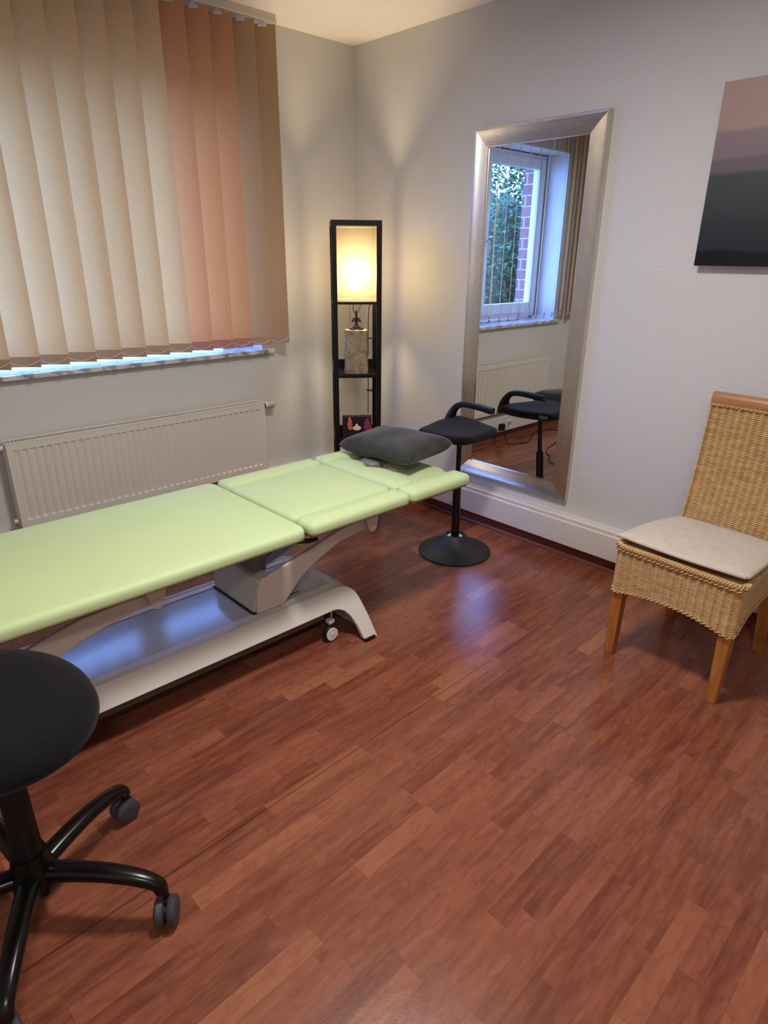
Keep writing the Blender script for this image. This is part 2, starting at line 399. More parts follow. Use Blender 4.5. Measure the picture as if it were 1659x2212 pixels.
# ------------------------------------------------------------------ outside: ground and shrub
m = MB(); m.box(-9, 5, .4, 9, -.75, -.6); struct('ground', m, pmat('lawn', '#4b5a33', .9, var=.3, vscale=5), smooth=False)
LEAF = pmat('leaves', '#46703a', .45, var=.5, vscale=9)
sh = thing('garden_shrub', 'leafy green shrub standing outside the window, seen in the mirror', 'shrub', (-3.7, 1.75, -.6))
m = MB()
for k in range(7):
    a = k*.9; m.tube([(-3.7, 1.75, -.6), (-3.7+.15*cos(a), 1.75+.15*sin(a), .5), (-3.7+.55*cos(a), 1.75+.5*sin(a), 1.9)], [.035, .022, .008], 6)
obj('branches', m, pmat('bark', '#4a3a2c', .8), sh)
m = MB()
for k in range(34000):
    th = random.uniform(0, 2*pi); zz = random.uniform(-.3, 2.55); rr = (1.0 if zz < 1.6 else 1.0-.42*(zz-1.6))*random.uniform(.45, 1)**.5
    if zz > 1.7 and random.random() < (zz-1.7)*.75: continue
    p = Vector((-3.7+1.15*rr*cos(th), 1.75+.95*rr*sin(th), zz)); s_ = random.uniform(.020, .038)
    a = Vector((random.gauss(0, 1), random.gauss(0, 1), random.gauss(0, .6))).normalized(); b = a.cross(Vector((random.gauss(0, 1), random.gauss(0, 1), random.gauss(0, 1)))).normalized()
    i = m.ring([p-a*s_, p-b*s_*.5, p+a*s_, p+b*s_*.5]); m.f.append(tuple(i))
lf = obj('leaves', m, LEAF, sh, smooth=False); lf['kind'] = 'stuff'
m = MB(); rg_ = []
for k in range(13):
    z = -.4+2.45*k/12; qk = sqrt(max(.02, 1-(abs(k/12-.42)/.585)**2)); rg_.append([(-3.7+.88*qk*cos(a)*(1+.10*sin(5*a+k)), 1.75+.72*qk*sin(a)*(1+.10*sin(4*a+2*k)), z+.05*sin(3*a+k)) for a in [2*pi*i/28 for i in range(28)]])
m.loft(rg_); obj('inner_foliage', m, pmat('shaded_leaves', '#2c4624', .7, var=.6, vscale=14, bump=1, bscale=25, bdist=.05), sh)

# ------------------------------------------------------------------ vertical blind
bl = thing('vertical_blind', 'sand and salmon vertical blind hanging closed over the window', 'blind', (-1.49, -.1, H))
m = MB()
m.box(-2.64, -.597, -.124, -.076, 2.467, 2.5); m.box(-2.64, -.597, -.128, -.123, 2.462, 2.472)
obj('headrail', m, pmat('aluminium_rail', '#c9c4bd', .35, metal=.3, var=.02), bl, bevel=.002)
ANG = radians(36); SWD = .127; ZB, ZT = .974, 2.455
def slat_mesh(name, z0, z1, off, wid, mt):
    mm = MB(); n = 8; fr = []
    rows = [z0, z1] if z1-z0 < .1 else [z0+(z1-z0)*k/12 for k in range(13)]
    for side in (off, -off if off else 0):
        for zz in rows:
            q = []
            for k in range(n+1):
                t = -wid/2+wid*k/n; bow = .0035*(1-(2*t/wid)**2)
                q.append((t*cos(ANG)+(bow+side)*sin(ANG), -t*sin(ANG)+(bow+side)*cos(ANG), zz))
            fr.append(mm.ring(q))
        if not off: break
    nr = len(rows)
    for base in ((0,) if not off else (0, nr)):
        for i in range(nr-1): mm.bridge(fr[base+i], fr[base+i+1], False)
    if off:
        for i in (0, nr-1): mm.bridge(fr[i], fr[nr+i], False)
        for c_ in (0, -1):
            for i in range(nr-1): mm.f.append((fr[i][c_], fr[i+1][c_], fr[nr+i+1][c_], fr[nr+i][c_]))
    me = mm.mesh(name, True); me.materials.append(mt); return me
SM = {k: slat_mesh('slat', ZB, ZT, 0, SWD, v) for k, v in dict(b=SL_BEIGE, t=SL_TAN, p=SL_PINK, g=SL_GREY).items()}
PM = {k: slat_mesh('weight_pocket', ZB-.001, ZB+.043, .0022, SWD-.002, v) for k, v in dict(b=PK_BEIGE, p=PK_PINK).items()}
cm = MB(); cm.box(-.008, .008, -.005, .005, ZT-.004, 2.468); cm.box(-.02, .02, -.002, .002, ZT-.012, ZT+.002)
CLIP = cm.mesh('carrier_clip', True); CLIP.materials.append(PVC)
xs = []
for k in range(17):
    cx = -.612-.052-.1185*k; xs.append(cx)
    key = 't' if k == 0 else 'g' if k in (1, 13, 14, 15, 16) else 'p' if k in (2, 3, 4) else 'b'
    so = bpy.data.objects.new('slat', SM[key]); COL.objects.link(so); so.parent = bl
    so.location = (cx+1.49, 0, -H)
    so.rotation_euler = (0, 0, radians(random.uniform(-1.2, 1.2)+(14 if k > 12 else 0)))
    if key == 'p': so['label'] = 'salmon pink slat'
    po = bpy.data.objects.new('weight_pocket', PM['p' if key == 'p' else 'b']); COL.objects.link(po); po.parent = so
    co_ = bpy.data.objects.new('carrier_clip', CLIP); COL.objects.link(co_); co_.parent = so
    co_.rotation_euler = (0, 0, -ANG)
for side in (-1, 1):
    m = MB()
    for k in range(16):
        e = side*.060; xa, ya = xs[k]+e*cos(ANG), -.1-e*sin(ANG); xb = xs[k+1]+e*cos(ANG)
        path = [(xa+(xb-xa)*t/8, ya, ZB+.030-.020*(1-(t/4-1)**2)) for t in range(9)]
        m.tube(path, .0012, 5)
    obj('bead_chain', m, PVC, bl)
# tail cord with clip at the right edge
m = MB(); m.tube([(-.604, -.09, 2.46), (-.598, -.06, 1.6), (-.598, -.012, 1.04), (-.594, -.012, .985)], .0015, 5)
m.box(-.6, -.586, -.014, -.001, 1.02, 1.075); obj('control_cord', m, PVC, bl)

# ------------------------------------------------------------------ radiator
rd = thing('radiator', 'white ribbed panel radiator on the wall under the window sill', 'radiator', (-1.444, 0, .257))
RXA, RXB, RZA, RZB, RYF = -2.111, -.777, .257, .655, -.10
m = MB(); NR = 37; nx = NR*8; pit = (RXB-RXA-.05)/NR
zs = [RZA+.004, RZA+.028, RZA+.034, RZA+.040, RZA+.05, RZA+.058]+[RZA+.058+(RZB-RZA-.116)*k/6 for k in range(1, 6)]+[RZB-.058, RZB-.05, RZB-.040, RZB-.034, RZB-.028, RZB-.004]
rows = []
for zz in zs:
    q = []
    e = min(1, max(0, (min(zz-RZA, RZB-zz)-.0345)/.005))
    for i in range(nx+1):
        x = RXA+.025+(RXB-RXA-.05)*i/nx
        q.append((x, RYF-.001+.007*e*(0, .85, 1, 1, 1, .55, .1, 0)[i % 8], zz))
    rows.append(m.ring([(RXA+.004, RYF-.001, zz)]+q+[(RXB-.004, RYF-.001, zz)]))
for a, b in zip(rows, rows[1:]): m.bridge(a, b, False)
obj('front_panel', m, RADW, rd, angle=30)
m = MB()
m.box(RXA, RXA+.008, RYF+.001, -.03, RZA, RZB); m.box(RXB-.008, RXB, RYF+.001, -.03, RZA, RZB)
m.box(RXA+.004, RXB-.004, -.035, -.03, RZA, RZB)
m.box(RXA, RXB, RYF-.002, RYF+.008, RZB-.006, RZB+.002); m.box(RXA, RXB, -.038, -.028, RZB-.004, RZB+.003)
m.box(RXA, RXB, RYF-.001, RYF+.008, RZA-.003, RZA+.004)
m.box(RXA-.001, RXA+.006, RYF-.002, RYF+.01, RZA, RZB); m.box(RXB-.006, RXB+.001, RYF-.002, RYF+.01, RZA, RZB)
obj('casing', m, RADW, rd, bevel=.0015)
m = MB(); n = 92
for k in range(n):
    x = RXA+.012+(RXB-RXA-.03)*k/(n-1); m.box(x, x+.0055, RYF+.008, -.037, RZB-.004, RZB)
m.box(RXA+.008, RXB-.008, RYF+.01, -.037, RZB-.04, RZB-.03)
obj('top_grille', m, RADW, rd, smooth=False)
for x in (-1.95, -.95): m = MB(); m.box(x-.02, x+.02, -.031, -.001, .3, .62); obj('wall_bracket', m, RADW, rd)
hd = MB(); hd.lathe([(.0, 0), (.017, 0), (.017, .024), (.0, .024)], (RXB+.0, -.065, .628), 20, 'X'); v = obj('valve_collar', hd, BLACKP, rd)
hd = MB(); hd.lathe([(.0, .022), (.019, .022), (.0195, .034), (.0, .036)], (RXB, -.065, .628), 24, 'X'); obj('valve_ring', hd, PVC, v)
hd = MB(); prof_ = [(.0, .034), (.019, .034), (.021, .05), (.021, .075), (.017, .085), (.0, .086)]
hd.lathe(prof_, (RXB, -.065, .628), 24, 'X'); obj('thermostat_head', hd, pmat('thermostat_grey', '#b3aea8', .5, var=.05), v)
for zp in (.632, .285): m = MB(); m.lathe([(0, 0), (.011, 0), (.011, .014), (.006, .02), (0, .02)], (RXA-.02, -.065, zp), 16, 'X'); obj('blanking_plug', m, PVC, rd)
m = MB(); m.tube([(RXB+.012, -.065, .612), (RXB+.012, -.06, .58), (RXB+.012, -.02, .565), (RXB+.012, -.002, .565)], .008); obj('supply_pipe', m, WHITE, rd)

# sockets in the trunking under the radiator, seen in the mirror
so = thing('data_outlet', 'white double data outlet set in the trunking under the radiator', 'outlet', (-1.662, -.062, .122))
m = MB(); m.box(-1.700, -1.624, -.068, -.061, .082, .166); pl_ = obj('cover_plate', m, PVC, so, bevel=.003)
m = MB(); m.box(-1.685, -1.639, -.0705, -.067, .10, .15); obj('port_insert', m, pmat('port_grey', '#8f8f8d', .5), so, bevel=.001)
m = MB(); m.box(-1.68, -1.645, -.074, -.07, .102, .12); obj('dust_flap', m, PVC, so, bevel=.001)
so = thing('power_socket', 'white power socket in the trunking holding a black plug', 'socket', (-1.535, -.062, .125))
m = MB(); m.box(-1.573, -1.497, -.068, -.061, .085, .165); obj('cover_plate', m, PVC, so, bevel=.003)
cb = thing('power_cable', 'black power cable running from the wall plug across the floor', 'cable', (-1.53, -.07, .12))
m = MB(); m.box(-1.556, -1.512, -.108, -.069, .10, .155); obj('plug', m, BLACKP, cb, bevel=.006)
def smooth_path(P, n=8):
    P = [Vector(p) for p in P]; out = []
    for i in range(len(P)-1):
        a, b, c, e = P[max(i-1, 0)], P[i], P[i+1], P[min(i+2, len(P)-1)]
        for k in range(n):
            t = k/n; out.append(.5*((2*b)+(c-a)*t+(2*a-5*b+4*c-e)*t*t+(3*b-a-3*c+e)*t**3))
    out.append(P[-1]); return out
m = MB(); m.tube(smooth_path([(-1.535, -.105, .12), (-1.535, -.125, .07), (-1.535, -.15, .006), (-1.556, -.2, .004), (-1.70, -.24, .004), (-1.87, -.16, .004), (-2.0, -.10, .004), (-2.13, -.085, .004), (-2.2, -.15, .004), (-2.2, -.28, .004), (-2.05, -.36, .004), (-1.9, -.394, .004), (-1.589, -.49, .004), (-1.49, -.59, .004), (-1.389, -.648, .004), (-1.336, -.736, .004), (-1.42, -.9, .004), (-1.6, -1.0, .004), (-1.72, -1.15, .004)]), .0034, 8)
obj('cord', m, BLACKP, cb)
cb = thing('thin_cable', 'thin black cable along the skirting below the radiator corner', 'cable', (-1.13, -.119, .004))
m = MB(); m.tube(smooth_path([(-1.50, -.066, .10), (-1.47, -.09, .03), (-1.40, -.11, .004), (-1.228, -.119, .004), (-1.129, -.119, .004), (-.9, -.10, .004), (-.6, -.15, .004), (-.36, -.16, .004)]), .0025, 8); obj('cord', m, BLACKP, cb)

# ------------------------------------------------------------------ mirror
MY0, MY1, MZ0, MZ1 = -1.624, -.916, .289, 1.999; FW = .083
mr = thing('wall_mirror', 'tall wall mirror in a wide ribbed silver frame', 'mirror', (0, -1.27, MZ0))
m = MB()
prf = [(0, -.003), (0, -.024)]
NRB = 17
for k in range(NRB):
    w0 = FW*k/NRB
    for j in range(5):
        a = pi*j/5; hx = .0021*sin(a); prf.append((w0+FW/NRB*(j/5), -.0255-.006*sin(pi*(k+.5)/NRB*.9+.1)-hx))
prf += [(FW, -.026), (FW, -.012), (FW-.004, -.003)]
rings = []
for (iw, xx) in prf:
    y0, y1, z0, z1 = MY0+iw, MY1-iw, MZ0+iw, MZ1-iw
    rings.append([(xx, y0, z0), (xx, y1, z0), (xx, y1, z1), (xx, y0, z1)])
Rr = [m.ring(q) for q in rings]
for a, b in zip(Rr, Rr[1:]): m.bridge(a, b)
obj('frame', m, BRASSM, mr, angle=28)
m = MB(); m.box(-.017, -.004, MY0+FW-.003, MY1-FW+.003, MZ0+FW-.003, MZ1-FW+.003); obj('mirror_glass', m, MIRROR, mr, smooth=False)

# ------------------------------------------------------------------ picture
PY0, PY1, PZ0, PZ1 = -3.0, -2.072, 1.408, 2.018
def art_mat():
    t = NT('misty_hills_print'); b = t.n('BsdfPrincipled'); t.l(b.outputs[0], t.out.inputs[0]); co = t.coord()
    sp = t.n('SeparateXYZ'); t.l(co, sp.inputs[0]); y, z = sp.outputs[1], sp.outputs[2]
    v = t.math('DIVIDE', z, PZ1-PZ0)
    col = t.ramp(v, [(0, srgb('#8f7d7d')), (1, srgb('#a68f89'))])
    def layer(col, lvl, amp, sc, seed, c0, c1, soft=.012):
        cv = t.n('CombineXYZ'); t.l(y, cv.inputs[0]); cv.inputs[1].default_value = seed
        h = t.math('MULTIPLY_ADD', t.noise(cv.outputs[0], sc, 3), amp, lvl-amp/2)
        f = t.n('MapRange'); t.l(t.math('SUBTRACT', h, v), f.inputs[0]); f.inputs[1].default_value = -soft; f.inputs[2].default_value = soft
        g = t.n('MapRange'); t.l(v, g.inputs[0]); g.inputs[1].default_value = lvl-.28; g.inputs[2].default_value = lvl
        lc = t.mix(g.outputs[0], srgb(c0), srgb(c1)); return t.mix(f.outputs[0], col, lc)
    col = layer(col, .74, .06, 3, 1.3, '#786a70', '#85767b')
    col = layer(col, .60, .03, 4, 4.1, '#60585d', '#6a6267')
    col = layer(col, .52, .02, 6, 7.7, '#373c40', '#454b4c')
    col = layer(col, .29, .04, 3, 9.2, '#23292f', '#333a3c', .05)
    col = layer(col, .09, .06, 7, 3.3, '#12151b', '#171a20')
    t.l(col, b.inputs['Base Color']); b.inputs['Roughness'].default_value = .3; b.inputs['Specular IOR Level'].default_value = .3; return t.m
pc = thing('wall_picture', 'frameless wall picture of dark misty hills under a pink sky', 'picture', (0, PY1, PZ0))
m = MB(); m.box(-.045, -.041, PY0, PY1, PZ0, PZ1); obj('print_panel', m, art_mat(), pc, smooth=False)
m = MB(); m.box(-.0408, -.036, PY0, PY1, PZ0-.001, PZ1); obj('backing_board', m, pmat('pale_board', '#cfc8c0', .6), pc, smooth=False)
m = MB(); m.box(-.036, -.001, PY0+.06, PY1-.06, PZ0+.05, PZ1-.06); obj('hanging_frame', m, pmat('raw_wood', '#b59468', .7), pc)

# ------------------------------------------------------------------ shelf lamp in the corner
LA = radians(-37.0); LC = Vector((-.4305, -.5095, 0)) + Vector((cos(LA+pi/2), sin(LA+pi/2), 0))*.13
LM = Matrix.Translation(LC) @ Matrix.Rotation(LA, 4, 'Z')
lp = thing('shelf_floor_lamp', 'tall black shelf lamp with glowing linen shade in the corner', 'floor lamp', tuple(LC))
hw, ps = .13, .0265
def LB(): q = MB(); q.m = LM; return q
for sx in (-1, 1):
    for sy in (-1, 1):
        m = LB(); xa = hw-ps if sx > 0 else -hw; ya = hw-ps if sy > 0 else -hw
        m.box(xa, xa+ps, ya, ya+ps, 0, 1.6); obj('post', m, BLACKW, lp, bevel=.0015)
for z0, z1 in ((1.575, 1.6), (1.192, 1.204)):
    m = LB()
    m.box(-hw+ps, hw-ps, -hw, -hw+.02, z0, z1); m.box(-hw+ps, hw-ps, hw-.02, hw, z0, z1)
    m.box(-hw, -hw+.02, -hw+ps, hw-ps, z0, z1); m.box(hw-.02, hw, -hw+ps, hw-ps, z0, z1)
    obj('cross_rail', m, BLACKW, lp)
for zt in (.822, .43, .045):
    m = LB(); m.box(-hw+.004, hw-.004, -hw+.003, hw-.004, zt-.016, zt)
    s_ = obj('shelf', m, BLACKW, lp, bevel=.001)
    m = LB(); m.box(-hw+ps, hw-ps, hw-.016, hw-.002, zt, zt+.05); m.box(-hw+.002, -hw+.016, -hw+ps, hw-ps, zt, zt+.05); m.box(hw-.016, hw-.002, -hw+ps, hw-ps, zt, zt+.05)
    obj('shelf_lip', m, BLACKW, s_)
m = LB(); g = hw-.018; zz0, zz1 = 1.205, 1.574
a = m.ring([(-g, -g, zz0), (g, -g, zz0), (g, g, zz0), (-g, g, zz0)]); b = m.ring([(-g, -g, zz1), (g, -g, zz1), (g, g, zz1), (-g, g, zz1)]); m.bridge(a, b)
shd = obj('lamp_shade', m, SHADE, lp, smooth=False)
for z in (zz0, zz1):
    m = LB()
    for (p, q) in (((-g, -g), (g, -g)), ((g, -g), (g, g)), ((g, g), (-g, g)), ((-g, g), (-g, -g))): m.tube([(p[0]*.99, p[1]*.99, z), (q[0]*.99, q[1]*.99, z)], .0025, 6)
    obj('shade_wire', m, WHITE, shd)
BZ = 1.285
m = LB(); m.box(-hw+.02, hw-.02, -.01, .01, 1.194, 1.2); m.lathe([(.0, 1.2), (.02, 1.2), (.02, 1.225), (.014, 1.25), (0, 1.25)], n=18); so = obj('bulb_socket', m, BLACKP, lp)
m = LB(); m.lathe([(.012, -.035), (.02, -.022), (.029, -.005), (.03, .008), (.024, .022), (.012, .03), (.001, .032)], (0, 0, BZ), 24)
obj('bulb', m, emis('bulb_glow', (1, .76, .46, 1), 14), so)
bp = LM @ Vector((0, 0, BZ+.06))
light('shelf_lamp_light', 'POINT', bp, SHELF, (1.0, .76, .46), .042)
m = LB(); m.tube(smooth_path([(-.012, -.02, 1.196), (-.016, -.03, 1.165), (-.004, -.035, 1.14), (.012, -.035, 1.15), (.028, -.01, 1.19)]), .002, 6)
m.tube(smooth_path([(.03, .0, 1.193), (.09, .08, 1.19), (.082, .11, 1.15), (.078, .118, 1.0), (.078, .118, .9), (.06, .11, .85), (.078, .12, .77), (.078, .118, .55), (.08, .118, .06), (.09, .16, .004)]), .0025, 6)
for z in (.99, .69): m.box(.07, .137, .098, .134, z-.002, z+.002)
m.tube([(-.035, -.04, 1.195), (-.035, -.04, 1.085)], .0008, 5); m.lathe([(0, -.004), (.004, 0), (0, .004)], (-.035, -.04, 1.083), 8)
obj('cord', m, BLACKP, lp)
# stone block
def stone_mat():
    t = NT('sandstone'); b = t.n('BsdfPrincipled'); t.l(b.outputs[0], t.out.inputs[0]); co = t.coord()
    n = t.noise(co, 22, 7, .65); n2 = t.noise(co, 60, 4)
    c = t.ramp(n, [(.3, srgb('#574a35')), (.48, srgb('#85775b')), (.6, srgb('#a09376')), (.72, srgb('#6c573a'))])
    t.l(t.mix(t.math('MULTIPLY', n2, .3), c, srgb('#c0b8a6')), b.inputs['Base Color']); b.inputs['Roughness'].default_value = .9
    t.l(t.bump(t.math('ADD', n, n2), .6, .004), b.inputs['Normal']); return t.m
m = LB(); rings = []
bx, by = .062, .05
for k in range(9):
    z = .823+.232*k/8; q = []
    for i in range(24):
        a = 2*pi*i/24; cx, sx = cos(a), sin(a); e = .32
        rx = bx*(1-.02*k/8)+random.uniform(-.0025, .0025)+(.004 if k < 2 else 0); x = rx*math.copysign(abs(cx)**e, cx)-.002; y = by*math.copysign(abs(sx)**e, sx)+random.uniform(-.0015, .0015)
        q.append((x, y-.045, z+(0 if k < 8 else random.uniform(-.002, .002))))
    rings.append(q)
m.loft(rings); st = LM @ Vector((0, -.045, .822))
tag(obj('stone_block', m, stone_mat(), None, loc=tuple(st)), 'rough grey-brown stone block standing on the middle shelf of the lamp', 'stone')
# meditating figurine: one continuous skinned body
fg = bpy.data.meshes.new('figurine')
J = [(0, 0, .012), (0, .002, .035), (0, .002, .056), (0, 0, .066), (0, 0, .076), (0, 0, .088), (0, 0, .100),   # pelvis..head, bun
     (-.014, 0, .060), (-.024, -.004, .040), (-.006, -.014, .050), (.014, 0, .060), (.024, -.004, .040), (.006, -.014, .050),
     (-.016, -.004, .010), (-.037, -.010, .006), (-.004, -.024, .006), (.016, -.004, .010), (.037, -.010, .006), (.004, -.024, .006)]
Ed = [(0, 1), (1, 2), (2, 3), (3, 4), (4, 5), (5, 6), (2, 7), (7, 8), (8, 9), (2, 10), (10, 11), (11, 12), (0, 13), (13, 14), (14, 15), (0, 16), (16, 17), (17, 18)]
Rd = [.011, .0075, .0085, .0035, .0075, .006, .0025, .0045, .0035, .0028, .0045, .0035, .0028, .0065, .005, .0035, .0065, .005, .0035]
fg.from_pydata([Vector(j)*1.03 for j in J], Ed, [])
fo = bpy.data.objects.new('figurine', fg); COL.objects.link(fo)
sk_ = fo.modifiers.new('skin', 'SKIN'); sk_.use_smooth_shade = True
for i, rr in enumerate(Rd): fg.skin_vertices[0].data[i].radius = (rr, rr)
fg.skin_vertices[0].data[0].use_root = True
ss = fo.modifiers.new('sub', 'SUBSURF'); ss.levels = 1; ss.render_levels = 2
fg.materials.append(pmat('dark_bronze', '#231a16', .35, metal=.4, var=.2))
fo.matrix_world = Matrix.Translation(LM @ Vector((.0, -.05, 1.0545))) @ Matrix.Rotation(LA, 4, 'Z')
tag(fo, 'small dark figurine meditating cross-legged on top of the stone block', 'figurine')
# desk calendar
def cal_mat():
    t = NT('calendar_page'); b = t.n('BsdfPrincipled'); t.l(b.outputs[0], t.out.inputs[0]); co = t.coord()
    mp = t.mapping(co, rot=(0, 0, -LA)); sp = t.n('SeparateXYZ'); t.l(mp, sp.inputs[0]); x, z = sp.outputs[0], sp.outputs[2]
    n = t.noise(co, 70, 3, .6)
    col = t.mix(t.math('GREATER_THAN', n, .6), srgb('#1c1012'), srgb('#35141b'))
    def ell(cx, cz, rx, rz, c, col, nz=0.0):
        dd = t.math('ADD', t.math('POWER', t.math('DIVIDE', t.math('SUBTRACT', x, cx), rx), 2), t.math('POWER', t.math('DIVIDE', t.math('SUBTRACT', z, cz), rz), 2))
        if nz: dd = t.math('ADD', dd, t.math('MULTIPLY', t.math('SUBTRACT', n, .5), nz))
        return t.mix(t.math('LESS_THAN', dd, 1), col, srgb(c))
    col = ell(0, .105, .03, .05, '#15161a', col)
    col = ell(-.047, .10, .014, .035, '#c0604a', col, 2.5)
    col = ell(.055, .09, .020, .045, '#8a2f4e', col, 6)
    col = ell(.07, .05, .008, .06, '#8a2f4e', col, 5)
    col = ell(-.007, .078, .024, .013, '#d9c398', col); col = ell(-.007, .092, .006, .010, '#e4d6b4', col, 2)
    t.l(col, b.inputs['Base Color']); b.inputs['Roughness'].default_value = .7; b.inputs['Specular IOR Level'].default_value = .2; return t.m
cq = LM @ Vector((.005, -.03, .431))
ca = thing('desk_calendar', 'spiral bound desk calendar with a candle photo on the lower lamp shelf', 'calendar', tuple(cq))
def slab(mb, x0, x1, p0, p1, th):
    # thin board from (y,z)=p0 to p1
    mb.loft([[(x0, p0[0], p0[1]), (x0, p1[0], p1[1]), (x0, p1[0]+th, p1[1]), (x0, p0[0]+th, p0[1])], [(x1, p0[0], p0[1]), (x1, p1[0], p1[1]), (x1, p1[0]+th, p1[1]), (x1, p0[0]+th, p0[1])]])
m = LB(); slab(m, -.083, .083, (-.09, .431), (-.045, .58), .002); obj('front_page', m, cal_mat(), ca, smooth=False)
m = LB(); slab(m, -.083, .083, (.0, .431), (-.042, .58), .002); slab(m, -.083, .083, (-.088, .431), (0, .431), .001); obj('easel_back', m, pmat('calendar_card', '#5a2733', .5), ca, smooth=False)
m = LB()
for k in range(16):
    x = -.075+.15*k/15
    m.tube([(x, -.044+.009*cos(a_), .578+.009*sin(a_)) for a_ in [2*pi*j/10 for j in range(10)]], .0013, 5)
obj('spiral_binding', m, pmat('white_wire', '#d5d0cc', .4), ca)

# ------------------------------------------------------------------ treatment table
tt = thing('treatment_table', 'lime green treatment table on a white lifting base', 'massage table', (-1.95, -1.235, 0))
YN, YF = -1.565, -.905; ZT_ = .57; ZU = .524
m = MB(); pad(m, -2.75, -1.566, YN, YF, ZU, ZT_, .045, .022, .004); obj('main_pad', m, VINYL, tt)
m = MB(); pad(m, -1.556, -1.066, -1.452, -1.012, ZU, ZT_-.001, .03, .022, .010); obj('middle_pad', m, VINYL, tt)
for (x0, x1) in ((-1.556, -1.066), (-1.058, -.70)):
    for (y0, y1) in ((YN, -1.458), (-1.006, YF)):
        m = MB(); pad(m, x0, x1, y0, y1, ZU+.002, ZT_+.002, .028, .022, .004); obj('side_bolster', m, VINYL, tt)
# head pad: low slab with raised wavy crest that leaves a face opening
m = MB()
def crest(y):   # x of the crest edge: dips towards the middle
    t = (y+1.23)/.22
    return -.905 - .042*math.exp(-((y+1.175)/.045)**2) - .03*abs(t)**2.2
pts = [(-1.058, -1.452)]+[(-1.058, -1.012)]
ys = [-1.012-.44*k/40 for k in range(41)]
prof_c = []
rings = []
for (ins, z) in ((.01, ZU), (0, ZU+.01), (0, ZT_-.016), (.006, ZT_-.006), (.018, ZT_), (.03, ZT_+.002)):
    q = [(-1.058+ins, max(min(y, -1.012-ins), -1.452+ins), z) for y in reversed(ys)]+[(crest(y)-ins*1.1, max(min(y, -1.012-ins), -1.452+ins), z) for y in ys]
    rings.append(q)
R_ = [m.ring(q) for q in rings]
for a, b in zip(R_, R_[1:]): m.bridge(a, b)
n = len(ys); m.f.append(tuple(reversed(R_[0])))
top = R_[-1]
for i in range(n-1): m.f.append((top[n-1-i], top[n-2-i], top[n+i+1], top[n+i]))
obj('head_pad_crest', m, VINYL, tt, angle=60)
m = MB()
# slab behind the crest with opening
pad(m, -.96, -.70, -1.452, -1.26, ZU-.002, ZT_-.02, .02, .016, .002)
pad(m, -.96, -.70, -1.16, -1.012, ZU-.002, ZT_-.02, .02, .016, .002)
pad(m, -.80, -.68, -1.40, -1.06, ZU-.003, ZT_-.021, .03, .016, .002)
obj('head_pad', m, VINYL, tt)
m = MB(); pad(m, -.935, -.85, -1.185, -1.09, ZU+.01, ZT_+.006, .03, .014, .001); obj('face_opening_plug', m, pmat('grey_vinyl', '#7c7b78', .5), tt)
# upper frame
FR = pmat('warm_white_steel', '#cdc8c1', .34, var=.02)
m = MB()
for s_ in (-1, 1):
    yc = -1.235+s_*.165
    m.box(-2.66, -1.03, yc-.018, yc+.018, .446, .492)
m.box(-2.6, -2.56, -1.4, -1.07, .446, .492); m.box(-1.7, -1.66, -1.4, -1.07, .446, .492); m.box(-1.1, -1.06, -1.4, -1.07, .446, .492)
for s_ in (-1, 1):
    yc = -1.235+s_*.24
    m.box(-2.66, -1.62, yc-.012, yc+.012, .492, .524); m.box(-1.54, -.76, yc-.012, yc+.012, .496, .522)
obj('upper_frame', m, FR, tt, bevel=.003)
m = MB(); m.box(-2.74, -1.575, -1.545, -.925, ZU-.009, ZU+.003); m.box(-1.54, -1.08, -1.545, -.925, ZU-.009, ZU+.003); m.box(-1.045, -.71, -1.545, -1.44, ZU-.009, ZU+.003); m.box(-1.045, -.71, -1.03, -.925, ZU-.009, ZU+.003)
obj('pad_board', m, pmat('pad_backing', '#8b7f62', .7), tt, bevel=.002)
m = MB(); m.tube([(-1.60, -1.50, .505), (-1.54, -1.515, .495), (-1.50, -1.515, .492)], [(.009, .007), (.012, .007), (.010, .006)], flat=.6); obj('release_lever', m, BLACKP, tt)
# hinges: rounded plates hanging from the frame, pivots, lifting arms
def plate(x, y0, y1):
    mm = MB(); P = [(x+.028, .452), (x+.040, .47), (x-.035, .47), (x-.026, .44), (x-.018, .40)]
    arc = [(x-.018+.018*(1-cos(a))+0, .405-.018*sin(a)) for a in [pi*k/8 for k in range(9)]]
    poly = [(x-.038, .455), (x-.022, .405)]+[(x+.020*-cos(a), .405-.02*sin(a)) for a in [pi*k/8 for k in range(1, 8)]]+[(x+.022, .408), (x+.034, .455)]
    mm.prism(poly, 'Y', y0, y1); return mm
for s_ in (-1, 1):
    for x in (-1.142, -2.062):
        yc = -1.235+s_*.165; y0 = yc-.022 if s_ < 0 else yc+.016; pl0 = obj('hinge_plate', plate(x, y0, y0+.006), FR, tt, bevel=.002)
        mm = MB(); yo = y0-.003 if s_ < 0 else y0+.005
        mm.lathe([(0, 0), (.0135, 0), (.0135, .004), (0, .004)], (x, yo, .407), 20, 'Y'); obj('pivot_cap', mm, FR, pl0, bevel=.001)
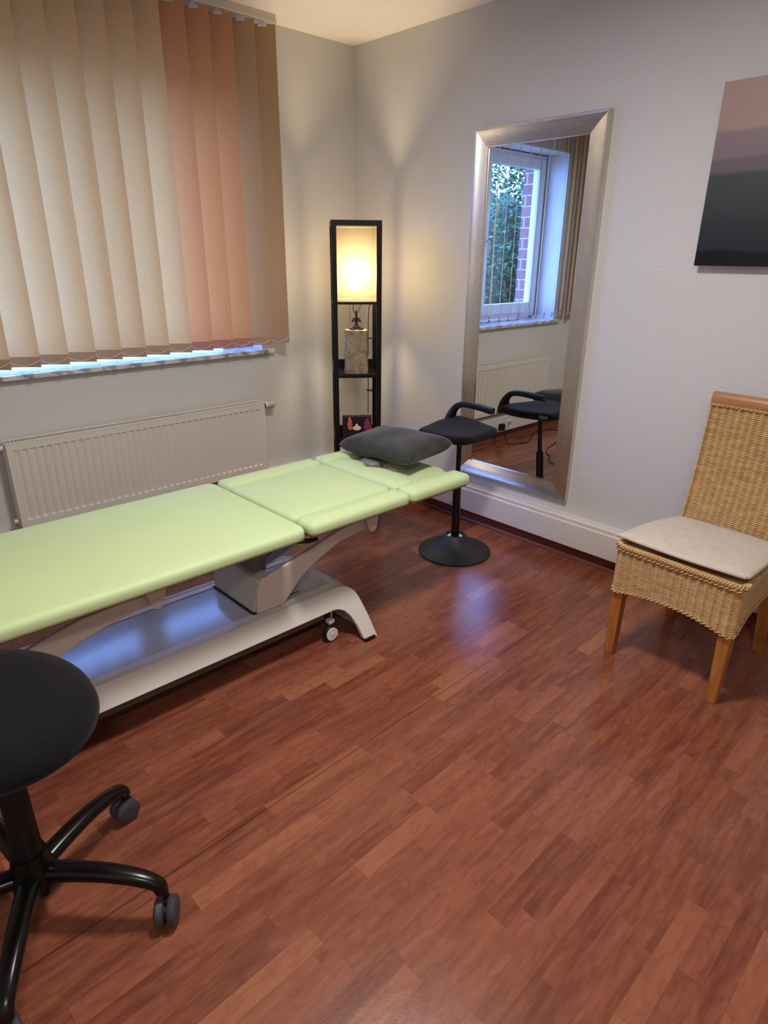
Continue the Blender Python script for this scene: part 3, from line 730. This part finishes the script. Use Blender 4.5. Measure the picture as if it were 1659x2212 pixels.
for s_ in (-1, 1):
    y0 = -1.395 if s_ < 0 else -1.095; y1 = y0+.02
    m = MB(); m.prism([(-1.56, .215), (-1.50, .277), (-1.459, .306), (-1.379, .345), (-1.30, .378), (-1.169, .392), (-1.125, .398), (-1.12, .416), (-1.135, .432), (-1.20, .436), (-1.30, .425), (-1.40, .400), (-1.503, .374), (-1.66, .338), (-1.685, .30), (-1.69, .205), (-1.58, .203)], 'Y', y0, y1)
    obj('lifting_arm', m, FR, tt, bevel=.004)
    m = MB(); m.prism([(-2.045, .393), (-2.127, .390), (-2.22, .372), (-2.30, .350), (-2.36, .328), (-2.45, .272), (-2.50, .205), (-2.62, .205), (-2.58, .30), (-2.50, .362), (-2.404, .398), (-2.287, .424), (-2.16, .432), (-2.05, .43)], 'Y', y0, y1)
    obj('lifting_arm', m, FR, tt, bevel=.004)
# pedestal box around the motor
m = MB()
rg = []
m.loft([[(-1.695, -1.376, .203), (-1.58, -1.376, .203), (-1.58, -1.095, .203), (-1.695, -1.095, .203)],
        [(-1.69, -1.377, .25), (-1.585, -1.377, .25), (-1.585, -1.095, .25), (-1.69, -1.095, .25)],
        [(-1.672, -1.377, .328), (-1.62, -1.377, .343), (-1.62, -1.095, .343), (-1.672, -1.095, .328)]])
obj('pedestal', m, pmat('pedestal_grey_white', '#cbc7bd', .35, var=.02), tt, bevel=.003)
m = MB(); m.box(-1.703, -1.575, -1.386, -1.086, .199, .2035); obj('pedestal_gap', m, BLACKP, tt, smooth=False)
m = MB(); m.box(-1.655, -1.60, -1.33, -1.14, .335, .45); m.tube([(-1.62, -1.235, .33), (-1.40, -1.235, .41), (-1.25, -1.235, .45)], .022, 14)
obj('actuator', m, pmat('actuator_grey', '#6f6d6a', .3, var=.05), tt, bevel=.004)
m = MB(); m.m = Matrix.Translation((-1.50, -1.19, .325)) @ Matrix.Rotation(radians(-17), 4, 'Y') @ Matrix.Rotation(radians(18), 4, 'X')
m.box(-.11, .11, -.05, .05, -.004, .004); m.box(.09, .115, -.05, .05, -.008, .010); obj('motor_cover', m, PVC, tt, bevel=.002)
# base: side beams run out into arched feet; top tray
XE, XW = -1.249, -2.80; XC = (XE+XW)/2
def side_y(z): return .195+.7*(.2-z)           # half width at height z
outer = [(-1.328, .203), (-1.305, .197), (-1.287, .188), (-1.270, .172), (-1.261, .15), (-1.256, .12), (-1.252, .09), (-1.250, .05), (-1.249, .004)]
inner = [(-1.314, .012), (-1.319, .064), (-1.331, .098), (-1.350, .123), (-1.372, .134), (-1.392, .138)]
poly = outer+inner; poly = poly+[(2*XC-x, z) for x, z in reversed(poly)]
for s_ in (-1, 1):
    m = MB()
    o_ = [(x, -1.235+s_*(side_y(z)), z) for x, z in poly]; i_ = [(x, -1.235+s_*(side_y(z)-.022), z) for x, z in poly]
    m.loft([o_, i_]); obj('base_beam', m, FR, tt, bevel=.003)
TRAY = pmat('grey_tray_lacquer', '#b0b1ac', .16, var=.02)
m = MB()
m.box(2*XC+1.31, -1.31, -1.372, -1.098, .19, .1985)
obj('base_tray', m, TRAY, tt, smooth=False, bevel=.001)
for s_ in (-1, 1):
    m = MB(); ya, yb = sorted((-1.235+s_*.139, -1.235+s_*.19)); m.box(2*XC+1.33, -1.33, ya, yb, .188, .2015); obj('tray_edge', m, WHITE, tt, bevel=.003)
def endshell(sg):
    m = MB()
    oo = outer; R0 = []
    for x, z in oo:
        X = x if sg > 0 else 2*XC-x; hy = side_y(z)-.002; R0.append([(X, -1.235-hy, z), (X, -1.235+hy, z), (X-sg*.012, -1.235+hy, z-.006 if z > .02 else z), (X-sg*.012, -1.235-hy, z-.006 if z > .02 else z)])
    m.loft(R0); obj('end_shell', m, FR, tt, angle=60)
endshell(1); endshell(-1)
m = MB(); m.box(-1.561, -1.47, -1.347, -1.341, .197, .1992); obj('cable_slot', m, BLACKP, tt, smooth=False)
m = MB(); m.box(2*XC+1.42, -1.42, -1.44, -1.425, .093, .135); m.box(2*XC+1.42, -1.42, -1.045, -1.03, .093, .135); m.box(-1.5, -1.46, -1.43, -1.04, .1, .13); m.box(2*XC+1.46, 2*XC+1.5, -1.43, -1.04, .1, .13)
obj('lower_chassis', m, pmat('dark_steel', '#4a4340', .4), tt, bevel=.002)
for sx in (1, -1):
    for s_ in (-1, 1):
        m = MB(); X0 = -1.262 if sx > 0 else 2*XC+1.262; m.box(min(X0, X0-sx*.05), max(X0, X0-sx*.05), -1.235+s_*.322-.012, -1.235+s_*.322+.012, 0, .014)
        obj('rubber_foot', m, BLACKP, tt)
for sx in (1, -1):
    for s_ in (-1, 1):
        X0 = -1.405 if sx > 0 else 2*XC+1.405; Y0 = -1.235+s_*.208
        m = MB(); m.tube([(X0+.018, Y0, .085), (X0+.018, Y0, .15)], .0065, 10); cs = obj('castor', m, CHROME, tt)
        m = MB(); m.box(X0-.002, X0+.026, Y0-.012, Y0+.012, .07, .086); m.tube([(X0+.02, Y0, .075), (X0+.012, Y0, .06), (X0, Y0, .034)], [(.010, .006), (.009, .006), (.007, .005)], 8, up=Vector((0, 1, 0))); obj('fork', m, PVC, cs, bevel=.003)
        m = MB(); m.lathe([(0, -.008), (.031, -.009), (.033, -.006), (.033, .006), (.031, .009), (0, .008)], (X0, Y0-.014 if s_ < 0 else Y0+.014, .033), 28, 'Y'); wh = obj('wheel', m, BLACKP, cs)
        m = MB(); yo = Y0-.0285 if s_ < 0 else Y0+.0235; m.lathe([(0, -.001), (.027, -.001), (.027, .004), (0, .004)], (X0, yo, .033), 28, 'Y'); m.lathe([(0, -.003), (.008, -.002), (.009, .0), (0, .002)] if s_ < 0 else [(0, .0), (.009, .004), (.008, .006), (0, .007)], (X0, yo, .033), 16, 'Y'); obj('hub_cap', m, PVC, wh)

# ------------------------------------------------------------------ cushion on the head end
m = MB()
CW, CD, CH = .222, .155, .052
Q = Matrix.Translation((-.775, -1.165, .6325)) @ Matrix.Rotation(radians(4), 4, 'Z') @ Matrix.Rotation(radians(-2), 4, 'X') @ Matrix.Rotation(radians(-3), 4, 'Y')
m.m = Q; N = 26; gr = {}
for sd in (1, -1):
    for i in range(N+1):
        for j in range(N+1):
            a, b = -1+2*i/N, -1+2*j/N; edge = max(abs(a), abs(b)) > .9999
            if edge and sd < 0: gr[(sd, i, j)] = gr[(1, i, j)]; continue
            px = CD*a*(1-.10*(1-b*b)*abs(a)**3); py = CW*b*(1-.07*(1-a*a)*abs(b)**3)
            h = CH*((1-a**4)*(1-b**4))**.42
            h *= 1+.10*sin(3*a+1)*cos(2.3*b)+.05*sin(7*b+2*a)
            gr[(sd, i, j)] = m.V((px, py, sd*h))
for sd in (1, -1):
    for i in range(N):
        for j in range(N): m.f.append((gr[(sd, i, j)], gr[(sd, i+1, j)], gr[(sd, i+1, j+1)], gr[(sd, i, j+1)]))
cu = obj('cushion', m, VELOUR, None, loc=(-.775, -1.165, .5805), angle=80)
tag(cu, 'dark grey velour cushion lying on the head end of the green table', 'cushion')

# ------------------------------------------------------------------ sit-stand stool by the mirror
ss_ = thing('standing_stool', 'black standing stool with round foot and raised handle before the mirror', 'stool', (-.4, -1.235, 0))
B0 = Vector((-.4, -1.235, 0))
m = MB(); m.lathe([(.183, .0), (.187, .003), (.187, .009), (.18, .014), (.13, .030), (.092, .05), (.066, .082), (.054, .097), (.047, .099), (.043, .09), (.041, .06), (.0, .06)], B0, 64); obj('foot_plate', m, pmat('black_rubber_base', '#1e1e20', .6, var=.12, vscale=60, bump=.2, bscale=900), ss_, angle=30)
m = MB(); m.lathe([(.026, .078), (.039, .079), (.040, .085), (.026, .085)], B0, 30, cap=False); obj('joint_ring', m, PVC, ss_)
tp = Vector((-.362, -1.2, .615)); bt = B0+Vector((0, 0, .05))
m = MB(); m.tube([bt, bt.lerp(tp, .60)], .0208, 22); c1 = obj('outer_column', m, BLACKG, ss_)
m = MB(); m.tube([bt.lerp(tp, .60), bt.lerp(tp, .66), tp], .0125, 22); obj('inner_column', m, BLACKG, ss_)
outl = [(-.56, -1.115), (-.535, -1.083), (-.44, -1.05), (-.33, -1.022), (-.225, -1.022), (-.182, -1.055), (-.180, -1.15), (-.207, -1.25), (-.232, -1.325), (-.27, -1.352), (-.38, -1.366), (-.48, -1.370), (-.53, -1.35), (-.552, -1.28), (-.565, -1.19)]
def closed_spline(P, n=4):
    out = []; L = len(P)
    for i in range(L):
        a, b, c, e = [Vector(P[(i+k) % L]) for k in (-1, 0, 1, 2)]
        for k in range(n):
            t = k/n; out.append(.5*((2*b)+(c-a)*t+(2*a-5*b+4*c-e)*t*t+(3*b-a-3*c+e)*t**3))
    return out
OL = closed_spline(outl); cen = Vector((-.37, -1.195))
def seat_ring(sc, z, k=1.0): return [((cen.x+(p.x-cen.x)*sc), (cen.y+(p.y-cen.y)*sc), z+ .010*((p-cen).length*sc/.19)**2*k) for p in OL]
m = MB(); m.loft([seat_ring(.93, .612), seat_ring(.985, .616), seat_ring(1.0, .625), seat_ring(.99, .634), seat_ring(.95, .641), seat_ring(.85, .645), seat_ring(.6, .646), seat_ring(.3, .645), seat_ring(.05, .645)]); obj('seat', m, BLACKF, ss_, angle=60)
m = MB(); m.loft([seat_ring(.10, .575, 0), seat_ring(.2, .58, 0), seat_ring(.5, .592, .3), seat_ring(.85, .602, .8), seat_ring(.97, .608), seat_ring(.975, .613)]); obj('seat_shell', m, BLACKP, ss_, angle=60)
m = MB(); m.tube(smooth_path([(-.245, -1.035, .612), (-.245, -1.032, .645), (-.242, -1.045, .685), (-.240, -1.075, .718), (-.238, -1.12, .733), (-.238, -1.20, .734), (-.240, -1.30, .727)], 6),
    [(.062-.045*min(1, i/15)**.8, .013+.002*min(1, i/14)) for i in range(37)], 20, flat=.4, up=Vector((0, 1, 1)))
obj('handle', m, BLACKP, ss_, angle=50)
m = MB(); m.loft([[(-.262, -1.325, .618), (-.232, -1.338, .622), (-.212, -1.30, .622), (-.225, -1.27, .618)], [(-.262, -1.325, .640), (-.236, -1.332, .638), (-.215, -1.298, .640), (-.225, -1.27, .645)]]); obj('release_tab', m, pmat('slate_plastic', '#3a4048', .35), ss_, bevel=.004)

# ------------------------------------------------------------------ wicker chair
CHX, CHY = -.44, -2.463
wc = thing('wicker_chair', 'honey wicker chair with wooden legs and top rail beside the wall', 'chair', (CHX, CHY, 0), local=True, rz=radians(-2.5))
FX, BXk, HWY = -.238, .225, .226
def pathlen(P):
    L = [0]
    for a, b in zip(P, P[1:]): L.append(L[-1]+(Vector(b)-Vector(a)).length)
    return L
def round_corners(P, rr, n=6, closed=True):
    out = []; L = len(P)
    for i in range(L):
        a, b, c = Vector(P[(i-1) % L]), Vector(P[i]), Vector(P[(i+1) % L])
        if not closed and i in (0, L-1): out.append(b); continue
        d1 = (a-b).normalized(); d2 = (c-b).normalized(); p0 = b+d1*rr; p1 = b+d2*rr
        for k in range(n+1):
            t = k/n; out.append((1-t)**2*p0+2*t*(1-t)*b+t*t*p1)
    return out
def weave(mb, loop, zlo, zhi, stake=.0285, pitch=.0068, shift=None, closed=True, amp=.0042, rr=.0080):
    """loop: closed 2D outline (counter-clockwise seen from above); zlo(s,L), zhi; shift(z)->(dx, dy scale)"""
    P = [Vector(p) for p in loop]
    if closed: P.append(P[0])
    L = pathlen(P); T = L[-1]; ns = max(4, round(T/stake)); st_ = T/ns; nn = ns*8
    S_ = []
    for k in range(nn+(0 if closed else 1)):
        s = T*k/nn; i = max(j for j in range(len(L)-1) if L[j] <= s+1e-9); seg = L[i+1]-L[i]
        t = (s-L[i])/seg if seg > 0 else 0; p = P[i].lerp(P[i+1], t); dd = (P[i+1]-P[i]).normalized(); S_.append((p, Vector((dd.y, -dd.x)), s))
    hmax = max(zhi(s)-zlo(s) for _, _, s in S_); rows = max(3, round(hmax/pitch)); rws = []
    for j in range(rows*4+1):
        f = j/(rows*4); prow = (0, .8, 1, .8)[j % 4]
        ri = j//4; q = []
        for (p, nrm, s) in S_:
            z = zlo(s)+(zhi(s)-zlo(s))*f
            rg = (.5+.5*cos(2*pi*s/st_))**1.6; h = amp*rg-(1-prow)*rr*(1-.62*rg)
            pp = p+nrm*(h-.001); x, y = pp.x, pp.y
            if shift: x, y = shift(x, y, z)[:2]
            q.append((x, y, z))
        rws.append(mb.ring(q))
    for a, b in zip(rws, rws[1:]): mb.bridge(a, b, closed)
def braid(mb, pts, rad, turns_per_m=38, strands=2, closed=True, sr=None):
    P = [Vector(p) for p in pts]
    if closed: P.append(P[0])
    L = pathlen(P); T = L[-1]; n = int(T*turns_per_m*8); sr = sr or rad*.62
    for k in range(strands):
        path = []
        for i in range(n+1):
            s = T*i/n; j = max(q for q in range(len(L)-1) if L[q] <= s+1e-9); seg = L[j+1]-L[j]; p = P[j].lerp(P[j+1], (s-L[j])/seg if seg else 0)
            dd = (P[j+1]-P[j]).normalized(); sd = dd.cross(Vector((0, 0, 1))).normalized(); uu = sd.cross(dd)
            a = 2*pi*s*turns_per_m+2*pi*k/strands; path.append(p+sd*rad*cos(a)+uu*rad*sin(a))
        mb.tube(path, sr, 5)
HWB = .192
base = round_corners([(FX, -HWY), (BXk, -HWB), (BXk, HWB), (FX, HWY)], .030)   # ccw
def dense(P, st=.015):
    out = []
    for a, b in zip(P, P[1:]+P[:1]):
        a, b = Vector(a), Vector(b); n = max(1, int((b-a).length/st)); out += [a.lerp(b, k/n) for k in range(n)]
    return out
base = dense(base)
Lb = pathlen([Vector(p) for p in base]+[Vector(base[0])]); 
def zlo_seat_xy(x, y):
    hwx = HWY+(HWB-HWY)*(x-FX)/(BXk-FX)
    cxn = min(1, abs(y)/hwx); fxn = min(1, abs((x-(FX+BXk)/2)/((BXk-FX)/2)))
    return .262+.036*max(0, 1-cxn**2)*(1 if fxn > .9 else 0)+.062*max(0, 1-fxn**3)
PB = [Vector(p) for p in base]+[Vector(base[0])]
def at_s(s):
    i = max(j for j in range(len(Lb)-1) if Lb[j] <= s+1e-9); seg = Lb[i+1]-Lb[i]; return PB[i].lerp(PB[i+1], (s-Lb[i])/seg if seg else 0)
def zlo_s(s): p = at_s(s); return zlo_seat_xy(p.x, p.y)
m = MB(); weave(m, base, zlo_s, lambda s: .452)
a = m.ring([(p.x*.985, p.y*.985, .452) for p in base]); m.f.append(tuple(a))
se = obj('seat_body', m, RATTAN, wc, angle=70)
m = MB(); braid(m, [(p.x*1.0, p.y*1.0, zlo_seat_xy(p.x, p.y)) for p in base], .0045, 30, 2); obj('bottom_braid', m, RATTAN, se)
m = MB(); braid(m, [(p.x*.995, p.y*.995, .456) for p in base], .0085, 32, 3, sr=.0045); braid(m, [(p.x*1.012, p.y*1.012, .443) for p in base], .004, 30, 2, sr=.003)
obj('rim_braid', m, RATTAN, se)
# backrest, leaning to the wall
bz0, bz1 = .44, .915
BT = .016
bl_ = round_corners([(-BT, -.205), (BT, -.205), (BT, .205), (-BT, .205)], .012, 4)
def lean(x, y, z):
    t = (z-bz0)/(bz1-bz0); return (x+.195+.092*t+.012*sin(pi*t), y*(.915+.035*t), z)
lean0 = lambda x, y, z: lean(x, y, z)
m = MB(); weave(m, bl_, lambda s: bz0, lambda s: bz1, shift=lean, pitch=.0068)
bk = obj('backrest', m, RATTAN, wc, angle=70)
m = MB(); braid(m, [lean(p.x*1.25, p.y*1.012, bz1-.001) for p in bl_], .0035, 30, 2, sr=.003)
for sy in (-1, 1): braid(m, [lean(-BT-.001, sy*.205, bz0+(bz1-bz0)*k/12) for k in range(13)], .003, 30, 2, closed=False, sr=.0028)
obj('edge_braid', m, RATTAN, bk)
m = MB(); xt = lean(0, 0, .925)[0]
rp = [(-.021, .918), (-.023, .935), (-.018, .952), (-.008, .961), (.010, .961), (.02, .95), (.022, .918)]
m.loft([[(xt+x, y, z) for x, z in rp] for y in (-.199, .199)]); obj('top_rail', m, OAKR, wc, bevel=.004)
def leg(x, y, tx, ty, z1):
    m = MB(); a, b = .0165, .024
    m.loft([[(x-a, y-a, 0), (x+a, y-a, 0), (x+a, y+a, 0), (x-a, y+a, 0)], [(tx-b, ty-b, z1), (tx+b, ty-b, z1), (tx+b, ty+b, z1), (tx-b, ty+b, z1)]])
    l_ = obj('leg', m, OAK, wc, bevel=.002)
for sy in (-1, 1):
    leg(-.212, sy*.198, -.206, sy*.196, .43); leg(.235, sy*.178, .192, sy*.168, .43)
# loose linen seat cushion
m = MB(); cq = closed_spline([(-.223, -.196), (-.236, 0), (-.226, .212), (-.205, .231), (0, .222), (.12, .194), (.158, .155), (.168, 0), (.158, -.155), (.12, -.194), (0, -.216), (-.185, -.226), (-.212, -.217)], 5)
mt = Matrix.Translation((CHX, CHY, 0)) @ Matrix.Rotation(radians(-2.5), 4, 'Z')
m.m = mt
def cr(sc, z): return [(p.x*sc, p.y*sc, z+.006*((-p.x*sc/.23)) ) for p in cq]
m.loft([cr(.975, .474), cr(.995, .476), cr(1.0, .481), cr(.992, .486), cr(.96, .490), cr(.8, .494), cr(.5, .496), cr(.1, .497)])
sc_ = obj('seat_cushion', m, LINEN, None, loc=(CHX, CHY, .474), angle=60)
tag(sc_, 'thin off-white linen seat pad lying on the wicker chair', 'seat cushion')

# ------------------------------------------------------------------ black swivel stool, lower left
SX, SY = -2.6216, -1.902
sw = thing('swivel_stool', 'black swivel stool on a five-star castor base in the foreground', 'stool', (SX, SY, 0))
m = MB(); rings = []
for (rr, z) in ((.10, .528), (.165, .530), (.196, .537), (.212, .55), (.217, .566), (.212, .583), (.197, .593), (.165, .598), (.11, .596), (.05, .592), (.005, .591)):
    q = []
    for k in range(96):
        a = 2*pi*k/96; e = 1+.05*cos(2*(a-radians(118)))+.02*cos(3*(a-radians(50)))
        x, y = rr*.985*e*cos(a)-.012, rr*.96*e*sin(a)+.004; q.append((SX+x, SY+y, z+.02*(x*cos(radians(100))+y*sin(radians(100)))/.2 - .012*(abs(x*cos(radians(20))+y*sin(radians(20)))/.2)**2))
    rings.append(q)
m.loft(rings); obj('seat', m, BLACKF, sw, angle=60)
m = MB(); m.lathe([(.0, .40), (.013, .40), (.013, .49), (.05, .495), (.10, .502), (.10, .532), (0, .532)], (SX, SY, 0), 24); obj('gas_lift', m, BLACKG, sw)
m = MB(); m.lathe([(.030, .185), (.0305, .21), (.029, .30), (.028, .395), (.022, .402), (0, .402)], (SX, SY, 0), 32); obj('column_cover', m, BLACKP, sw)
m = MB(); m.lathe([(0, .075), (.03, .075), (.046, .085), (.05, .12), (.042, .16), (.036, .19), (0, .19)], (SX, SY, 0), 32); hb = obj('base_hub', m, BLACKG, sw)
for k in range(5):
    a = radians(-45.05+72*k); ux, uy = cos(a), sin(a)
    def at(r_, z): return (SX+ux*r_, SY+uy*r_, z)
    m = MB(); pth = smooth_path([at(.02, .128), at(.08, .133), (at(.16, .133)), at(.225, .124), at(.265, .112), at(.284, .100), at(.290, .084)], 5)
    n = len(pth); m.tube(pth, [(.026-.010*min(1, i/(n*.75)), .019-.005*i/n) for i in range(n)], 16, flat=.8)
    lg = obj('leg', m, BLACKG, sw, angle=60)
    # twin wheel castor
    ca_ = a+radians((62, -40, 20, 75, 30)[k]); wx, wy = cos(ca_), sin(ca_)      # rolling direction
    if k == 0: wx, wy = cos(radians(55)), sin(radians(55))
    if k == 1: wx, wy = cos(radians(10)), sin(radians(10))
    cx_, cy__ = SX+ux*.298-wx*.012, SY+uy*.298-wy*.012
    W_ = Matrix.Translation((cx_, cy__, .033)) @ Matrix.Rotation(atan2(wy, wx), 4, 'Z')
    m = MB(); m.m = W_; m.lathe([(0, -.005), (.022, -.005), (.022, .005), (0, .005)], n=20, axis='Y'); m.box(-.004, .02, -.006, .006, .0, .03); m.tube([(.012, 0, .02), (.012, 0, .055)], .007, 8)
    cs = obj('castor', m, BLACKP, lg)
    for s_ in (-1, 1):
        m = MB(); m.m = W_; pr = [(0, .004), (.029, .004), (.033, .008), (.033, .020), (.027, .025), (.012, .026), (0, .025)]
        m.lathe([(r_, h*s_) for r_, h in pr], n=30, axis='Y'); obj('wheel', m, GREYR, cs, angle=50)
